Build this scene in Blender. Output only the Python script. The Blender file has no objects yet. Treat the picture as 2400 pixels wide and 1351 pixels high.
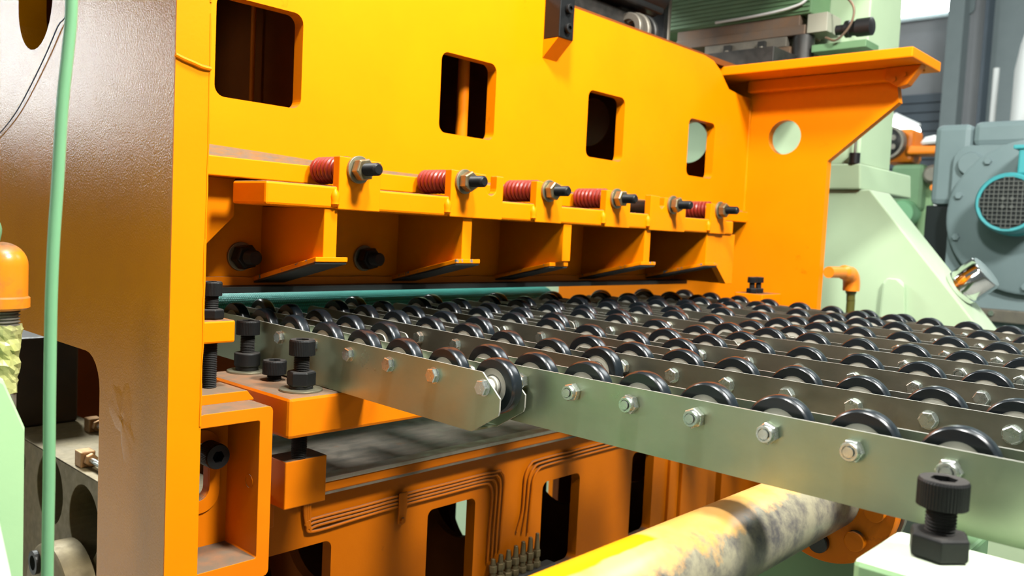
import bpy, bmesh, math, random
from math import pi, sin, cos, tan, atan2, sqrt
from mathutils import Matrix, Vector
from mathutils.geometry import tessellate_polygon
random.seed(4)
scene = bpy.context.scene
COL = scene.collection
FLOOR = -1.25

# ------------------------------------------------------------------ camera
cam_data = bpy.data.cameras.new('camera')
cam = bpy.data.objects.new('camera', cam_data)
COL.objects.link(cam)
scene.camera = cam
YAW, PITCH, ROLL = math.radians(42.68525), math.radians(-3.72523), math.radians(2.79670)
fw = Vector((cos(YAW)*cos(PITCH), sin(YAW)*cos(PITCH), sin(PITCH)))
rt = Vector((sin(YAW), -cos(YAW), 0))
up = rt.cross(fw)
r2 = rt*cos(ROLL) + up*sin(ROLL)
u2 = -rt*sin(ROLL) + up*cos(ROLL)
cam.matrix_world = Matrix(((r2.x, u2.x, -fw.x, 0), (r2.y, u2.y, -fw.y, 0), (r2.z, u2.z, -fw.z, 0), (0, 0, 0, 1)))
cam_data.sensor_width = 36.0
cam_data.lens = 1984.06*36/2400
cam_data.clip_start = 0.02
cam_data.clip_end = 60
cam_data.dof.use_dof = True
cam_data.dof.focus_distance = 0.85
cam_data.dof.aperture_fstop = 9.0

# ------------------------------------------------------------------ light
scene.view_settings.view_transform = 'Standard'
scene.view_settings.look = 'None'
scene.view_settings.gamma = 1.0
scene.view_settings.use_curve_mapping = False
scene.view_settings.exposure = 0.0
scene.cycles.diffuse_bounces = 1

world = bpy.data.worlds.new('hall_daylight')
scene.world = world
world.use_nodes = True
bg = world.node_tree.nodes['Background']
bg.inputs[0].default_value = (0.86, 1.0, 0.95, 1)
bg.inputs[1].default_value = 0.15

def lamp(name, loc, target, size, energy, color=(1, 1, 1), shape='DISK', size_y=None):
    d = bpy.data.lights.new(name, 'AREA')
    d.shape = shape
    d.size = size
    if size_y: d.size_y = size_y
    d.energy = energy
    d.color = color
    o = bpy.data.objects.new(name, d)
    COL.objects.link(o)
    o.location = loc
    o.rotation_euler = (Vector(target)-Vector(loc)).to_track_quat('-Z', 'Y').to_euler()
    return o
lamp('work_lamp', (0.84, -0.72, 1.62), (0.9, 0.9, 0.0), 0.40, 107, (1.0, 0.98, 0.92))
lamp('left_work_lamp', (0.43, 0.33, 1.32), (1.2, 0.9, 0.1), 0.2, 42, (1.0, 0.98, 0.92))
lamp('left_fill_lamp', (-4.0, 0.5, 2.2), (0.4, 1.0, -0.1), 1.5, 36, (1.0, 1.0, 0.94))  # fill light added to lift the faces turned left
lamp('hall_lamp', (1.2, 0.2, 3.6), (1.2, 0.2, 0), 1.6, 22, (0.92, 1.0, 0.95))
lamp('far_hall_lamp', (5.5, -0.5, 3.6), (5.5, 1.5, 0), 2.2, 150, (0.95, 1.0, 1.0))
lamp('rear_hall_lamp', (0.9, 4.0, 2.6), (0.9, 1.5, -0.2), 1.0, 330, (0.95, 1.0, 0.98))

# ------------------------------------------------------------------ materials
class NT:
    def __init__(s, name):
        s.m = bpy.data.materials.new(name)
        s.m.use_nodes = True
        s.t = s.m.node_tree
        s.b = s.t.nodes['Principled BSDF']
        s.tc = s.t.nodes.new('ShaderNodeTexCoord')
    def n(s, typ, **kw):
        x = s.t.nodes.new(typ)
        for k, v in kw.items(): setattr(x, k, v)
        return x
    def l(s, a, b): s.t.links.new(a, b)
    def noise(s, scale, detail=3, rough=.55, stretch=None):
        x = s.n('ShaderNodeTexNoise')
        x.inputs['Scale'].default_value = scale
        x.inputs['Detail'].default_value = detail
        x.inputs['Roughness'].default_value = rough
        if stretch:
            mp = s.n('ShaderNodeMapping')
            mp.inputs['Scale'].default_value = stretch
            s.l(s.tc.outputs['Object'], mp.inputs[0]); s.l(mp.outputs[0], x.inputs['Vector'])
        else:
            s.l(s.tc.outputs['Object'], x.inputs['Vector'])
        return x.outputs['Fac']
    def ramp(s, v, a, b, lo=0.0, hi=1.0):
        x = s.n('ShaderNodeMapRange')
        x.clamp = True
        s.l(v, x.inputs[0])
        for i, q in enumerate((a, b, lo, hi)): x.inputs[i+1].default_value = q
        return x.outputs[0]
    def mul(s, a, b, op='MULTIPLY'):
        x = s.n('ShaderNodeMath', operation=op)
        for i, q in enumerate((a, b)):
            if isinstance(q, (int, float)): x.inputs[i].default_value = q
            else: s.l(q, x.inputs[i])
        return x.outputs[0]
    def mix(s, fac, a, b):
        x = s.n('ShaderNodeMix', data_type='RGBA')
        if isinstance(fac, (int, float)): x.inputs[0].default_value = fac
        else: s.l(fac, x.inputs[0])
        for i, q in ((6, a), (7, b)):
            if isinstance(q, tuple): x.inputs[i].default_value = q+(1,) if len(q) == 3 else q
            else: s.l(q, x.inputs[i])
        return x.outputs[2]
    def bump(s, h, strength, dist=.001):
        x = s.n('ShaderNodeBump')
        x.inputs['Strength'].default_value = strength
        x.inputs['Distance'].default_value = dist
        s.l(h, x.inputs['Height']); s.l(x.outputs[0], s.b.inputs['Normal'])
    def upward(s):
        g = s.n('ShaderNodeNewGeometry'); sp = s.n('ShaderNodeSeparateXYZ')
        s.l(g.outputs['Normal'], sp.inputs[0])
        return s.ramp(sp.outputs[2], .55, .9)
    def set(s, **kw):
        for k, v in kw.items(): s.b.inputs[k].default_value = v

def paint(name, col, rough=.4, col2=None, var=.35, peel=350, peel_s=.25, dust=None, dust_amt=.8, stain=None, stain_lo=.62, stain_hi=.7, stain_scale=22, spec=.5, stretch=None):
    s = NT(name)
    c = s.mix(s.ramp(s.noise(9, 4), .35, .7, 0, var), col, col2 or tuple(.75*q for q in col))
    if stain:
        c = s.mix(s.ramp(s.noise(stain_scale, 6, .65, stretch), stain_lo, stain_hi), c, stain)
    if dust:
        d = s.mul(s.upward(), s.ramp(s.noise(60, 5), .25, .6, min(1, dust_amt*.6), min(1, dust_amt)))
        c = s.mix(d, c, dust)
        s.l(s.mul(s.ramp(s.upward(), 0, 1, rough, .85), 1.0), s.b.inputs['Roughness'])
    else:
        s.set(Roughness=rough)
    s.l(c, s.b.inputs['Base Color'])
    s.set(**{'Specular IOR Level': spec})
    if peel_s: s.bump(s.noise(peel, 3), peel_s, .0006)
    return s.m

def metal(name, col, rough=.35, col2=None, metallic=.9, var=.5, scale=30, stretch=None, bump=.1, stain=None, stain_lo=.6, stain_hi=.72):
    s = NT(name)
    c = s.mix(s.ramp(s.noise(scale, 5, .6, stretch), .35, .7, 0, var), col, col2 or tuple(.6*q for q in col))
    if stain: c = s.mix(s.ramp(s.noise(14, 5, .6), stain_lo, stain_hi), c, stain)
    s.l(c, s.b.inputs['Base Color'])
    s.l(s.ramp(s.noise(scale*2, 4), .3, .7, rough*.8, rough*1.25), s.b.inputs['Roughness'])
    s.set(Metallic=metallic)
    if bump: s.bump(s.noise(500, 3), bump, .0004)
    return s.m

YEL = (.86, .235, .0)
M = {}
M['yellow'] = paint('yellow_paint', YEL, .42, (.82, .205, .0), .5, 260, .16, dust=(.14, .09, .055), dust_amt=1.1, stain=(.62, .13, .0), stain_lo=.66, stain_hi=.80, stain_scale=16, spec=.12)
M['yellow_side'] = paint('yellow_gloss_paint', (.60, .215, .0), .17, (.50, .17, .0), .5, 480, .42, spec=.45)
M['orange'] = paint('orange_paint', (.74, .185, .001), .45, (.60, .14, .001), .6, 240, .2, dust=(.15, .108, .074), dust_amt=1.4, stain=(.20, .055, .006), stain_lo=.66, stain_hi=.78, spec=.15)
M['orange_dark'] = paint('dark_orange_paint', (.50, .120, .0008), .45, (.40, .09, .001), .6, 240, .2, dust=(.13, .09, .06), dust_amt=1.2, stain=(.15, .045, .006), stain_lo=.66, stain_hi=.78, spec=.15)  # same orange in a darker tone, for the lower frame and its tubes
M['mint_pale'] = paint('pale_mint_paint', (.43, .57, .37), .45, (.38, .51, .33), .5, 180, .12, dust=(.5, .5, .44), dust_amt=.8, spec=.3)
M['yellow_chipped'] = paint('chipped_yellow_paint', YEL, .42, (.82, .205, .0), .5, 260, .16, stain=(.11, .15, .155), stain_lo=.60, stain_hi=.62, stain_scale=70, spec=.12)
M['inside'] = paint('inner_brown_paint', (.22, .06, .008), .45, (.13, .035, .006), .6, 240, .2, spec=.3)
M['bare'] = metal('bare_scuffed_steel', (.25, .18, .125), .6, (.45, .19, .03), .25, .8, 60, (1, 1, 6), .2)
M['dark_pad'] = paint('worn_dark_rubber', (.018, .024, .024), .55, (.04, .05, .048), .8, 120, .3, stain=(.10, .12, .11), stain_lo=.62, stain_hi=.75, spec=.4)
M['chip'] = paint('chipped_flange_underside', (.018, .022, .024), .5, (.05, .06, .06), .8, 120, .3)
M['black_bolt'] = paint('black_oxide', (.005, .0058, .0064), .45, (.009, .009, .009), .8, 260, .25, spec=.3)
M['dusty_bolt'] = paint('dusty_black_oxide', (.0045, .0052, .0056), .5, (.009, .009, .0088), .8, 300, .3, dust=(.06, .055, .05), dust_amt=.5, spec=.28)
M['nut_brass'] = metal('yellow_zinc', (.34, .25, .12), .4, (.22, .22, .17), .9, .9, 60, None, .1)
M['washer'] = metal('olive_zinc', (.30, .29, .20), .45, (.2, .2, .15), .8, .7, 60)
M['zinc'] = metal('bright_zinc', (.62, .66, .62), .28, (.45, .48, .44), .95, .6, 90, None, .05)
M['rail'] = metal('galvanised_sheet', (.225, .222, .175), .36, (.16, .155, .12), .8, .8, 16, (1, 1, 2.2), .12, stain=(.16, .155, .125))
M['rail_near'] = metal('reflection_tinted_sheet', (.37, .43, .30), .34, (.29, .35, .24), .75, .8, 14, (1, 1, 1.6), .1)  # green reflection tinted into the base colour of the nearest rails
M['edge_highlight'] = metal('sheet_edge_highlight', (.46, .46, .41), .4, (.38, .38, .34), .3, .6, 60, None, 0)  # cut sheet edges, coloured lighter to paint in their bright highlights
M['rubber'] = paint('black_rubber_tyre', (.006, .009, .012), .27, (.010, .015, .019), .8, 400, .12, spec=.6)
M['hub'] = paint('grey_plastic_hub', (.50, .50, .44), .45, (.38, .38, .33), .6, 300, .05)
M['red'] = paint('red_spring_paint', (.22, .014, .008), .38, (.14, .010, .006), .7, 300, .15, dust=(.28, .09, .06), dust_amt=.35)
M['mint'] = paint('mint_green_paint', (.37, .60, .31), .45, (.32, .53, .28), .5, 180, .15, dust=(.62, .62, .55), dust_amt=.7, spec=.35)
M['mint_hose'] = paint('mint_hose_rubber', (.17, .39, .20), .42, (.14, .33, .165), .6, 300, .12, stain=(.12, .2, .1), stain_lo=.68, stain_hi=.76, stain_scale=60)
M['mint_dark'] = paint('dark_green_paint', (.13, .25, .12), .5, (.09, .19, .09), .7, 180, .15)
M['die_brown'] = metal('oiled_tool_steel', (.20, .12, .07), .5, (.14, .12, .10), .35, .8, 20)
M['die_dark'] = metal('dark_tool_steel', (.035, .036, .034), .45, (.06, .055, .05), .5, .8, 30)
M['die_grey'] = metal('grey_tool_steel', (.22, .20, .16), .5, (.15, .14, .12), .5, .8, 30)
M['die_pale'] = paint('pale_ground_steel', (.34, .34, .27), .4, (.25, .25, .2))
M['table'] = metal('grimy_table_steel', (.15, .125, .10), .5, (.30, .24, .18), .55, .9, 26, (1, 3, 1), .25, stain=(.30, .11, .03), stain_lo=.66, stain_hi=.76)
M['table_edge'] = metal('ground_steel_edge', (.5, .45, .38), .4, (.36, .3, .24), .8, .7, 40)
M['chrome'] = metal('chrome', (.85, .87, .85), .08, (.8, .8, .8), 1.0, .2, 20, None, 0)
M['blue'] = paint('grey_blue_paint', (.23, .31, .325), .45, (.19, .265, .28), .5, 180, .12, spec=.4)
M['teal'] = paint('teal_paint', (.07, .42, .46), .35, (.06, .36, .4), .5, 180, .1)
M['hollow_shade'] = paint('painted_hollow_shade', (.008, .014, .016), .5, None, .3, 180, .1)  # near-black colour painted as shade in the fan cover and the recess
M['grille'] = paint('grey_wire', (.13, .14, .13), .5)
M['mix_orange'] = paint('bright_orange_paint', (.9, .24, .01), .4)
M['dirty_orange'] = paint('grimy_orange_paint', (.72, .20, .006), .3, (.5, .16, .02), .8, 120, .3, dust=(.10, .06, .03), dust_amt=1.0, stain=(.22, .10, .03), stain_lo=.52, stain_hi=.7, stain_scale=28)
M['white'] = paint('white_paint', (.82, .84, .82), .5, (.78, .8, .78), .3)
M['wall'] = paint('grey_wall_panel', (.26, .31, .315), .6, (.23, .28, .285), .6, 20, .05)
M['wall_light'] = paint('pale_wall_panel', (.36, .37, .385), .6, (.33, .34, .355), .6, 20, .05)
M['wall_dark'] = paint('dark_wall_panel', (.07, .075, .075), .6, (.05, .055, .055), .6, 20, .05)
M['shutter'] = paint('slate_shutter', (.10, .13, .16), .5)
M['concrete'] = paint('pale_concrete', (.40, .40, .37), .6, (.3, .3, .28), .8, 30, .2)
M['gunmetal'] = metal('grey_block_casting', (.20, .155, .075), .55, (.14, .11, .06), .4, .7, 40, None, .3)
M['oily'] = paint('oily_black_block', (.018, .014, .011), .35, (.05, .03, .015), .9, 90, .6, stain=(.28, .09, .02), stain_lo=.68, stain_hi=.74, stain_scale=40)
M['brass'] = metal('brass_fitting', (.42, .24, .11), .4, (.3, .16, .06), .7, .7, 80)
M['copper_dark'] = metal('dirty_brass_fitting', (.12, .09, .045), .5, (.2, .15, .07), .5, .8, 80)
M['tape'] = paint('yellowed_tape', (.36, .38, .10), .35, (.50, .48, .28), .9, 90, .9, stain=(.2, .18, .08), stain_lo=.55, stain_hi=.7, stain_scale=50)
M['black'] = paint('black_paint', (.012, .012, .013), .4)
M['pipe_green'] = paint('dark_green_hose', (.09, .085, .015), .4)

def tube_mat():
    s = NT('patchy_yellow_tube')
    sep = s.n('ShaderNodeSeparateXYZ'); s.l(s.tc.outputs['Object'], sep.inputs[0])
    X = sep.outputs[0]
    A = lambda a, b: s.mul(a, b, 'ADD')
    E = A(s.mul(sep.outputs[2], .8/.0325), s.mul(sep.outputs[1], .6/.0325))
    grey_mask = A(A(s.mul(E, -.5), .20), A(s.mul(X, .8), s.mul(A(s.noise(26, 6, .65), -.5), 1.3)))  # grey grows towards the lower front and the right, broken by noise
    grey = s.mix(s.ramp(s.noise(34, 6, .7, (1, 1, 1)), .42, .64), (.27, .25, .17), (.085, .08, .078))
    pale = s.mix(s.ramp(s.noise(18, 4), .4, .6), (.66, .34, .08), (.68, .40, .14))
    c = s.mix(s.ramp(grey_mask, -.06, .16), pale, grey)
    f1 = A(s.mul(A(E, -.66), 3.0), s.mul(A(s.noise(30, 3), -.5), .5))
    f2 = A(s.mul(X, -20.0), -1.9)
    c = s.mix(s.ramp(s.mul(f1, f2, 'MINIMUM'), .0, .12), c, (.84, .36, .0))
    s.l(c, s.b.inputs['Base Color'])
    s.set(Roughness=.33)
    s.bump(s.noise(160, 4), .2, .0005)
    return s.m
M['tube'] = tube_mat()

def weave_mat():
    s = NT('teal_mesh_belt')
    w1 = s.n('ShaderNodeTexWave', wave_type='BANDS', bands_direction='X'); w1.inputs['Scale'].default_value = 95
    w2 = s.n('ShaderNodeTexWave', wave_type='BANDS', bands_direction='Y'); w2.inputs['Scale'].default_value = 95
    for w in (w1, w2): s.l(s.tc.outputs['Object'], w.inputs[0])
    h = s.mul(w1.outputs['Fac'], w2.outputs['Fac'])
    c = s.mix(s.ramp(h, .0, .5), (.02, .26, .22), (.08, .66, .56))
    s.l(c, s.b.inputs['Base Color']); s.set(Roughness=.5)
    s.bump(h, .6, .001)
    return s.m
M['weave'] = weave_mat()

def emit(name, col, k):
    s = NT(name)
    s.set(**{'Base Color': (.8, .8, .8, 1), 'Emission Color': col+(1,), 'Emission Strength': k})
    return s.m
M['daylight'] = emit('daylit_glass', (.93, 1, 1), 18)
M['tube_light'] = emit('fluorescent_light', (1, 1, .97), 5)

# ------------------------------------------------------------------ mesh builder
class MB:
    def __init__(s): s.v = []; s.f = []; s.sm = []
    def add(s, vs, fs, smooth=False):
        o = len(s.v)
        s.v += [tuple(q) for q in vs]
        s.f += [tuple(i+o for i in f) for f in fs]
        s.sm += [smooth]*len(fs)
        return s
    def box(s, x0, x1, y0, y1, z0, z1):
        vs = [(x, y, z) for x in (x0, x1) for y in (y0, y1) for z in (z0, z1)]
        return s.add(vs, [(0, 1, 3, 2), (4, 6, 7, 5), (0, 4, 5, 1), (2, 3, 7, 6), (0, 2, 6, 4), (1, 5, 7, 3)])
    def prism(s, poly, axis, a0, a1, holes=()):
        def P(q, a):
            if axis == 'x': return (a, q[0], q[1])
            if axis == 'y': return (q[0], a, q[1])
            return (q[0], q[1], a)
        loops = [list(poly)]+[list(h) for h in holes]
        flat = [q for L in loops for q in L]
        tris = tessellate_polygon([[Vector((q[0], q[1], 0)) for q in L] for L in loops])
        n = len(flat)
        vs = [P(q, a0) for q in flat]+[P(q, a1) for q in flat]
        fs = [tuple(t) for t in tris]+[tuple(i+n for i in reversed(t)) for t in tris]
        o = 0
        for L in loops:
            k = len(L)
            for i in range(k):
                a, b = o+i, o+(i+1) % k
                fs.append((a, b, b+n, a+n))
            o += k
        return s.add(vs, fs)
    def lathe(s, prof, c, axis='z', n=24, smooth=True, closed=False, ph=0.0):
        vs = []
        for (r, t) in prof:
            for i in range(n):
                a = 2*pi*i/n+ph
                p, q = r*cos(a), r*sin(a)
                if axis == 'x': vs.append((c[0]+t, c[1]+p, c[2]+q))
                elif axis == 'y': vs.append((c[0]+p, c[1]+t, c[2]+q))
                else: vs.append((c[0]+p, c[1]+q, c[2]+t))
        fs = []
        m = len(prof)
        for j in range(m if closed else m-1):
            k = (j+1) % m
            for i in range(n):
                i2 = (i+1) % n
                fs.append((j*n+i, j*n+i2, k*n+i2, k*n+i))
        s.add(vs, fs, smooth)
        if not closed:
            o = len(s.v)-len(vs)
            for j in (0, m-1):
                if prof[j][0] > 1e-6:
                    s.f.append(tuple(o+j*n+i for i in range(n))); s.sm.append(False)
        return s
    def cyl(s, c, axis, r, t0, t1, n=24):
        return s.lathe([(r, t0), (r, t1)], c, axis, n)
    def hex(s, c, axis, af, t0, t1, ph=0.0, ch=.12):
        R = af/sqrt(3)
        s.lathe([(R*.9, t0), (R, t0+(t1-t0)*ch), (R, t1-(t1-t0)*ch), (R*.9, t1)], c, axis, 6, False, ph=ph)
        return s
    def thread(s, c, axis, r, t0, t1, pitch=.002, n=20):
        prof = []
        k = max(2, int(abs(t1-t0)/pitch))
        d = (t1-t0)/k
        for i in range(k):
            prof += [(r*.86, t0+d*i), (r, t0+d*(i+.5))]
        prof.append((r*.86, t1))
        return s.lathe(prof, c, axis, n, False)
    def tube(s, pts, r, n=10, smooth=True):
        pts = [Vector(p) for p in pts]
        rs = r if isinstance(r, (list, tuple)) else [r]*len(pts)
        vs = []; fs = []
        t = (pts[1]-pts[0]).normalized()
        u = t.orthogonal().normalized()
        for i, p in enumerate(pts):
            if i == 0: tt = pts[1]-pts[0]
            elif i == len(pts)-1: tt = pts[-1]-pts[-2]
            else: tt = pts[i+1]-pts[i-1]
            tt = tt.normalized()
            u = (u-tt*u.dot(tt)).normalized()
            w = tt.cross(u)
            for k in range(n):
                a = 2*pi*k/n
                vs.append(p+(u*cos(a)+w*sin(a))*rs[i])
        for i in range(len(pts)-1):
            for k in range(n):
                k2 = (k+1) % n
                fs.append((i*n+k, i*n+k2, (i+1)*n+k2, (i+1)*n+k))
        s.add(vs, fs, smooth)
        o = len(s.v)-len(vs)
        s.f.append(tuple(o+k for k in range(n))); s.sm.append(False)
        s.f.append(tuple(o+(len(pts)-1)*n+k for k in range(n))); s.sm.append(False)
        return s
    def mesh(s, name, mats):
        bm = bmesh.new()
        vs = [bm.verts.new(v) for v in s.v]
        for f, sm in zip(s.f, s.sm):
            if len(set(f)) < 3: continue
            try: fc = bm.faces.new([vs[i] for i in f])
            except ValueError: continue
            fc.smooth = sm
        bmesh.ops.recalc_face_normals(bm, faces=bm.faces)
        me = bpy.data.meshes.new(name)
        bm.to_mesh(me); bm.free()
        if any(s.sm): me.set_sharp_from_angle(angle=math.radians(38))
        for m in (mats if isinstance(mats, list) else [mats]): me.materials.append(m)
        return me
    def build(s, name, mat, parent=None, bevel=0.0, origin=None, seg=2):
        base = Vector((0, 0, 0))
        if origin is not None: base = Vector(origin)
        elif parent is not None: base = Vector(parent['_w']) if '_w' in parent else Vector((0, 0, 0))
        if base.length: s.v = [tuple(Vector(q)-base) for q in s.v]
        o = bpy.data.objects.new(name, s.mesh(name, M[mat] if isinstance(mat, str) else mat))
        COL.objects.link(o)
        if parent is not None: o.parent = parent
        elif origin is not None: o.location = base
        o['_w'] = tuple(base)
        if bevel:
            b = o.modifiers.new('edge', 'BEVEL')
            b.width = bevel; b.segments = seg; b.limit_method = 'ANGLE'; b.angle_limit = math.radians(40)
            b.harden_normals = False
        return o

def rrect(x0, x1, z0, z1, r, n=6):
    out = []
    for cx, cz, a0 in ((x1-r, z1-r, 0), (x0+r, z1-r, pi/2), (x0+r, z0+r, pi), (x1-r, z0+r, 3*pi/2)):
        for i in range(n+1):
            a = a0+pi/2*i/n
            out.append((cx+r*cos(a), cz+r*sin(a)))
    return out
def circ(cx, cz, r, n=36): return [(cx+r*cos(2*pi*i/n), cz+r*sin(2*pi*i/n)) for i in range(n)]
def smooth_path(pts, sub=8):
    P = [Vector(p) for p in pts]; P = [P[0]*2-P[1]]+P+[P[-1]*2-P[-2]]
    out = []
    for i in range(1, len(P)-2):
        for k in range(sub):
            t = k/sub
            out.append(.5*((2*P[i])+(P[i+1]-P[i-1])*t+(2*P[i-1]-5*P[i]+4*P[i+1]-P[i+2])*t*t+(3*P[i]-P[i-1]-3*P[i+1]+P[i+2])*t**3))
    out.append(P[-2])
    return out
def tag(o, label, cat, group=None):
    o['label'] = label; o['category'] = cat
    if group: o['group'] = group
    return o
def thing(name, label, cat, loc, group=None):
    o = bpy.data.objects.new(name, None)
    o.empty_display_size = .05
    COL.objects.link(o)
    o.location = loc; o['_w'] = tuple(loc)
    return tag(o, label, cat, group)
def struct(o): o['kind'] = 'structure'; return o
ORD = ['first', 'second', 'third', 'fourth', 'fifth', 'sixth', 'seventh', 'eighth']

# ------------------------------------------------------------------ hall
struct(MB().box(-8, 9.2, -6, 9.2, FLOOR-.1, FLOOR).build('floor', 'concrete'))
struct(MB().box(9, 9.2, -6, 9, FLOOR, 6).build('wall_right', 'wall'))
struct(MB().box(-8, 9.2, 9, 9.2, FLOOR, 6).build('wall_back', 'wall_dark'))
struct(MB().box(-8.2, -8, -6, 9.2, FLOOR, 6).build('wall_left', 'wall_light'))
# hall wall details seen at the right edge
pan = MB().prism(rrect(2.30, 3.75, FLOOR, 5.9, .01, 1), 'x', 8.90, 9.0).build('door_1', 'wall_light'); struct(pan)
MB().prism(rrect(2.42, 3.6, 2.28, 3.3, .05), 'x', 8.86, 8.89).build('frame', 'wall', pan)
MB().prism(rrect(2.47, 3.52, 2.33, 3.2, .06), 'x', 8.84, 8.87).build('glazing', 'daylight', pan)
for k in range(30):
    z = -1.2+k*.092
    MB().box(8.84, 8.90, 2.62, 3.75, z, z+.082).build('slat', 'shutter', pan)
MB().box(8.7, 9.0, 2.46, 2.60, FLOOR, 6).build('post', 'wall', pan)
t1 = struct(MB().box(8.8, 9.0, 2.28, 2.31, FLOOR, 6).build('trim_1', 'shutter'))
t2 = struct(MB().box(8.8, 9.0, 1.30, 1.34, FLOOR, 6).build('trim_2', 'shutter'))
# windows in the far wall, beyond the left frame
for i, (x0, x1, z0, z1) in enumerate(((-2.45, -1.8, .75, 2.3), (-6.4, -5.4, .75, 2.3), (-7.9, -6.9, .75, 2.3))):
    w = struct(MB().box(x0-.08, x1+.08, 8.93, 9.0, z0-.08, z1+.08).build('window_%d' % (i+1), 'wall_light'))
    nn = 3
    for k in range(nn):
        a = x0+(x1-x0)*k/nn+.02; b = x0+(x1-x0)*(k+1)/nn-.02
        MB().box(a, b, 8.90, 8.94, z0, z1).build('pane', 'daylight', w)

# ------------------------------------------------------------------ orange press frame
FR = thing('press_frame', 'big yellow welded press frame with four square openings in its front plate', 'machine frame', (.375, .76, FLOOR))
side = [(.76, FLOOR), (2.3, FLOOR), (2.3, .8), (.76, .8)]
slot = rrect(1.069, 1.185, .191, .62, .0575, 8)
notch = rrect(.917, 1.55, -.75, -.150, .038, 6)
MB().prism(side, 'x', .359, .391, [slot, notch]).build('side_plate', 'yellow_side', FR)
# front edge of the left side plate: plain yellow flat bar face welded on
MB().box(.3585, .3915, .7585, .7605, FLOOR, .8).build('edge_strip', 'yellow', FR)
crease = smooth_path([(.358, .7582, .146), (.366, .7578, .1435), (.375, .7576, .1415), (.383, .7576, .1395), (.392, .7582, .139)], 4)
MB().tube(crease, .0022, 8).build('weld_bead', 'yellow', FR)
for k, (x, z0, z1) in enumerate(((.391, -.2, -.02), (.3915, -.1, .19), (.391, .2, .33))):
    pts = [(x+random.uniform(-.0006, .0006), .7586, z0+(z1-z0)*i/14) for i in range(15)]
    MB().tube(pts, [random.uniform(.0006, .0013) for _ in pts], 6).build('weld_bead', 'yellow', FR)
wins = [(.4935, .611), (.847, .9635), (1.199, 1.3105), (1.5385, 1.645)]
holes = [rrect(a, b, .1435+dz, .262+dz, .013) for (a, b), dz in zip(wins, (0, 0, -.001, -.006))]
sm = MB(); NR, NA = 7, 30
vs = [(.359, .858, -.206)]; fs = []
for j in range(1, NR+1):
    for i in range(NA):
        a = 2*pi*i/NA
        rad = (1+.22*sin(3*a+.6)+.16*sin(5*a+2)+.10*sin(9*a))*j/NR
        hgt = (.0009*(1-j/NR)**.6+.0008*abs(sin(i*1.9+j*1.3))*(1-j/NR)) if j < NR else 0
        vs.append((.359-hgt, .858+.026*rad*cos(a)+.012*rad*sin(a), -.206+.036*rad*sin(a)))
fs += [(0, 1+i, 1+(i+1) % NA) for i in range(NA)]
for j in range(NR-1):
    for i in range(NA): fs.append((1+j*NA+i, 1+j*NA+(i+1) % NA, 1+(j+1)*NA+(i+1) % NA, 1+(j+1)*NA+i))
sm.add(vs, fs, True).build('paint_smear', 'yellow_side', FR)
fp = [(.391, .0735), (1.8, .0735), (1.8, .333), (1.745, .333), (1.694, .338), (1.676, .352), (1.652, .372), (1.622, .3865), (1.585, .391), (.391, .391)]
MB().prism(fp, 'y', .944, .963, holes).build('front_plate', 'yellow', FR)
MB().prism([(.391, .05), (1.797, .05), (1.803, .058), (1.80, .0735), (.391, .0735)], 'y', .934, .963).build('ledge', 'yellow', FR, .0015)
MB().box(.391, 1.79, .963, 1.25, .05, .062).build('bottom_plate', 'yellow', FR)
up_ = [(.391, .0875), (.482, .0868), (.55, .0845), (.61, .0822), (.66, .0792), (.75, .0782), (.9, .0772), (1.2, .0772), (1.5, .0768), (1.79, .0765)]
lo_ = [(x, .0735+random.uniform(0, .0006)) for x in (.391, .5, .6, .75, .9, 1.1, 1.3, 1.5, 1.79)]
MB().prism(lo_+up_[::-1], 'y', .9432, .945).build('bare_strip', 'bare', FR)
# inside of the box beam
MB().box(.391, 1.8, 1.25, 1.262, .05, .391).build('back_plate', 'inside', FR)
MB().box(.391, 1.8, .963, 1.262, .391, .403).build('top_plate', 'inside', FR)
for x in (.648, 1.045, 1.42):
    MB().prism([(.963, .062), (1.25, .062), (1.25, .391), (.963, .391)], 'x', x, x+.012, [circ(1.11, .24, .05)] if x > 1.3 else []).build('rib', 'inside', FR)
MB().cyl((.946, 1.0, 0), 'z', .0095, .062, .391, 20).build('rod', 'orange', FR)
MB().cyl((.631, 1.10, 0), 'z', .0035, .062, .391, 12).build('rod', 'orange', FR)
# clamp gusset beside the left plate
MB().prism([(.391, .05), (.534, .05), (.534, .004), (.462, -.068), (.391, -.068)], 'y', .9635, .978).build('gusset', 'yellow', FR, .001)
# right side plate with its shelf
rp = [(.757, FLOOR), (1.485, FLOOR), (1.485, .37), (.628, .37), (.618, .303), (.757, .187)]
MB().prism(rp, 'x', 1.8, 1.821, [circ(.858, .242, .038), circ(1.10, .24, .05)]).build('side_plate', 'yellow', FR)
MB().box(1.70, 1.872, .565, 1.6, .370, .3905).build('shelf_plate', 'yellow', FR, .0025)
MB().box(1.778, 1.80, .63, .944, .343, .370).build('stiffener', 'yellow', FR, .003)
MB().prism([(.570, .370), (.640, .370), (.640, .345), (.612, .328), (.596, .332)], 'x', 1.772, 1.80).build('corner_gusset', 'orange', FR, .002)
MB().cyl((1.775, .602, .352), 'x', .005, -.006, 0, 12).build('bolt', 'orange', FR)
MB().cyl((1.775, .622, .344), 'x', .005, -.006, 0, 12).build('bolt', 'orange', FR)
MB().cyl((1.83, .588, 0), 'z', .006, .366, .371, 14).build('bolt', 'orange', FR)
wb = [(1.799, .946-.001, .075+.0185*i) for i in range(14)]
MB().tube(wb, [random.uniform(.003, .0055) for _ in wb], 8).build('weld_bead', 'yellow', FR)
# step pad under the black clamp block
MB().prism([(.944, .3222), (.9115, .3222), (.944, .292)], 'x', 1.070, 1.1065).build('step_pad', 'yellow', FR)

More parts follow.
